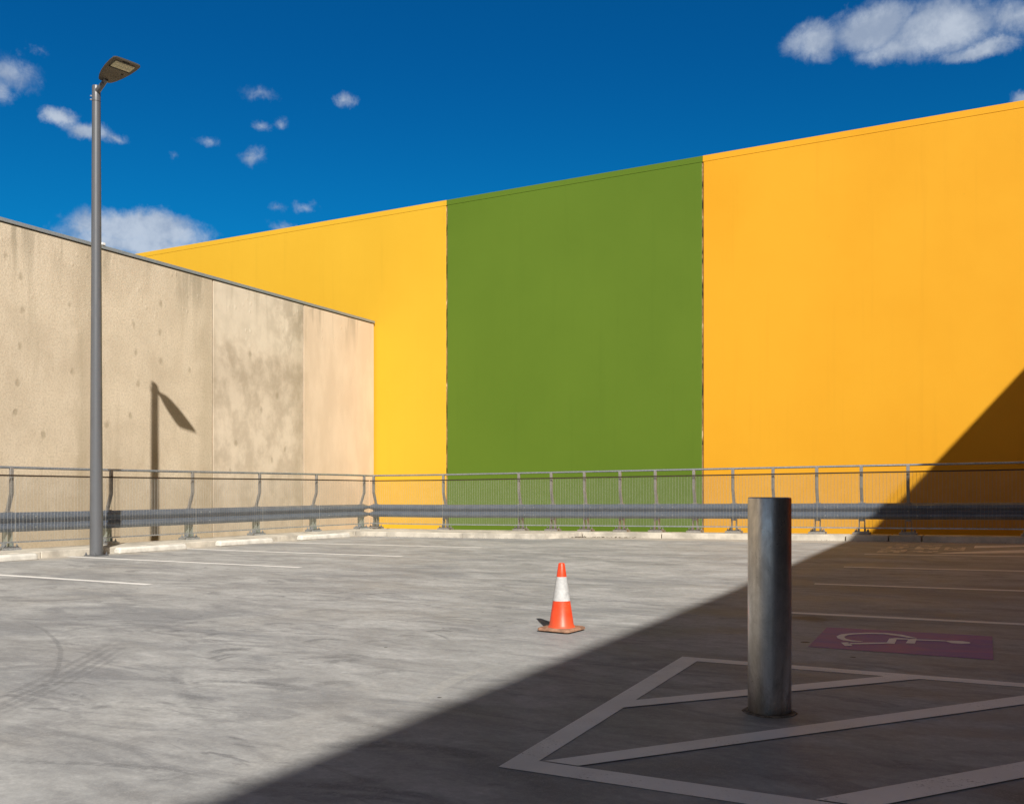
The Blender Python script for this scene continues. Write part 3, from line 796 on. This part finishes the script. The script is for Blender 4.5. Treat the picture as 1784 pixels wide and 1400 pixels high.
w = bpy.data.worlds.new('World'); scene.world = w; w.use_nodes = True
t = NT(w.node_tree); bg = t.n['Background']
sky = t.new('ShaderNodeTexSky', sky_type='NISHITA'); sky.sun_disc = False
sky.sun_elevation = el; sky.sun_rotation = az; sky.altitude = 600; sky.air_density = 1.0; sky.dust_density = .3; sky.ozone_density = 3.0
d = t.vmath('NORMALIZE', t.new('ShaderNodeTexCoord').outputs['Generated'])
sx = t.new('ShaderNodeSeparateXYZ'); t.l.new(d, sx.inputs[0])
azn = t.math('ARCTAN2', sx.outputs[0], sx.outputs[1]); eln = t.math('ARCSINE', sx.outputs[2])
ae = t.new('ShaderNodeCombineXYZ'); t.l.new(azn, ae.inputs[0]); t.l.new(eln, ae.inputs[1]); ae = ae.outputs[0]
# clear polarised blue on the side away from the sun
fwd = t.vmath('DOT_PRODUCT', d, (-.4644,.8856,0))
deep = t.mix(1.0, sky.outputs[0], t.mix(t.rng(fwd, .1, .55), (.30,.36,.46), t.mix(t.rng(eln, .22, .46), (.012,.44,.675), (.008,.37,.655))), 'MULTIPLY')
# compass bearing and height (radians) of each cloud, its half sizes, thickness
CL = [(-0.1646,0.433,0.0346,0.0203,0.8),(-0.1098,0.4384,0.0563,0.0246,0.95),(-0.0497,0.4286,0.0662,0.0288,1),(0.0145,0.4247,0.043,0.0203,0.7),(-0.0912,0.418,0.0475,0.0134,0.7),(-0.0196,0.4027,0.0445,0.0103,0.8),(0.0211,0.3595,0.0161,0.0104,0.8),(-0.9799,0.3797,0.0296,0.0178,0.468),(-0.9871,0.3633,0.019,0.0142,0.468),(-0.9334,0.3492,0.017,0.0098,0.75),(-0.9106,0.3427,0.0282,0.0085,0.75),(-0.8873,0.3424,0.0146,0.0045,0.39),(-0.8825,0.26,0.052,0.0205,1.0),(-0.8502,0.2595,0.06,0.0215,1.05),(-0.8662,0.2456,0.08,0.0175,0.9),(-0.9132,0.253,0.0204,0.0095,0.468),(-0.6598,0.3951,0.0144,0.0078,0.468),(-0.7498,0.3951,0.0184,0.0056,0.25),(-0.7469,0.3681,0.0115,0.0062,0.312),(-0.7255,0.3721,0.0093,0.0057,0.296),(-0.7997,0.3479,0.0151,0.0057,0.328),(-0.759,0.3376,0.0166,0.0095,0.39),(-0.7062,0.2951,0.0176,0.0066,0.39),(-0.7336,0.2911,0.0081,0.0038,0.234),(-0.7255,0.2756,0.0157,0.005,0.351),(-0.9572,0.4017,0.0069,0.0042,0.195),(-0.8361,0.3335,0.0049,0.0047,0.195)]
wn = t.new('ShaderNodeTexNoise'); t.l.new(d, wn.inputs['Vector']); wn.inputs['Scale'].default_value = 19; wn.inputs['Detail'].default_value = 9; wn.inputs['Roughness'].default_value = .68
warp = t.vmath('MULTIPLY', t.vmath('SUBTRACT', wn.outputs['Color'], (.5,.5,.5)), (.048,.030,0))
aew = t.vmath('ADD', ae, warp)
F = None
for a, e, ra_, re_, k in CL:
    v = t.vmath('MULTIPLY', t.vmath('SUBTRACT', aew, (a,e,0)), (1/ra_,1/re_,0))
    q = t.math('MULTIPLY', t.math('SUBTRACT', 1.0, t.vmath('LENGTH', v)), k)
    F = q if F is None else t.math('SMOOTH_MAX', F, q, .08)
puff = t.math('ADD', t.math('MULTIPLY', t.noise(d, 38, 9, .66, .5), .7), t.math('MULTIPLY', t.noise(d, 95, 7, .7, .8), .3))
F = t.math('ADD', F, t.math('MULTIPLY', t.math('SUBTRACT', puff, .5), .95))
alpha = t.rng(F, -.06, .66, 0, .84)
shade = t.noise(t.mapping(d, loc=(0,0,.02)), 24, 6, .6)
cloud = t.mix(t.rng(shade, .35, .66), (2.7,3.25,4.2), (4.6,5.1,5.8))
front = t.mix(alpha, deep, cloud)
# patchy warm cloud added to the unseen sky to take blue out of shade
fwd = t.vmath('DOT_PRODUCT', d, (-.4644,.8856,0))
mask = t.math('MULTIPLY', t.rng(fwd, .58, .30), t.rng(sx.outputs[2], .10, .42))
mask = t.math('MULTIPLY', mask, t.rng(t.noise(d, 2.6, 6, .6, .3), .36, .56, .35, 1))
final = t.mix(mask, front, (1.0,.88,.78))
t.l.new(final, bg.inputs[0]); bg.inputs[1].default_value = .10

cam = bpy.data.cameras.new('camera'); co_ = bpy.data.objects.new('camera', cam); COL.objects.link(co_)
co_.location = (0,0,1); co_.rotation_euler = (R(90),0,R(27.67))
cam.sensor_width = 36; cam.sensor_fit = 'HORIZONTAL'; cam.lens = 1617/1784*36; cam.shift_y = .0908
cam.clip_start = .05; cam.clip_end = 3000
scene.camera = co_
vs = scene.view_settings; vs.view_transform = 'Standard'; vs.look = 'None'; vs.gamma = 1; vs.use_curve_mapping = False; vs.exposure = .35
scene.display_settings.display_device = 'sRGB'
scene.cycles.max_bounces = 8; scene.cycles.diffuse_bounces = 5; scene.cycles.transparent_max_bounces = 8
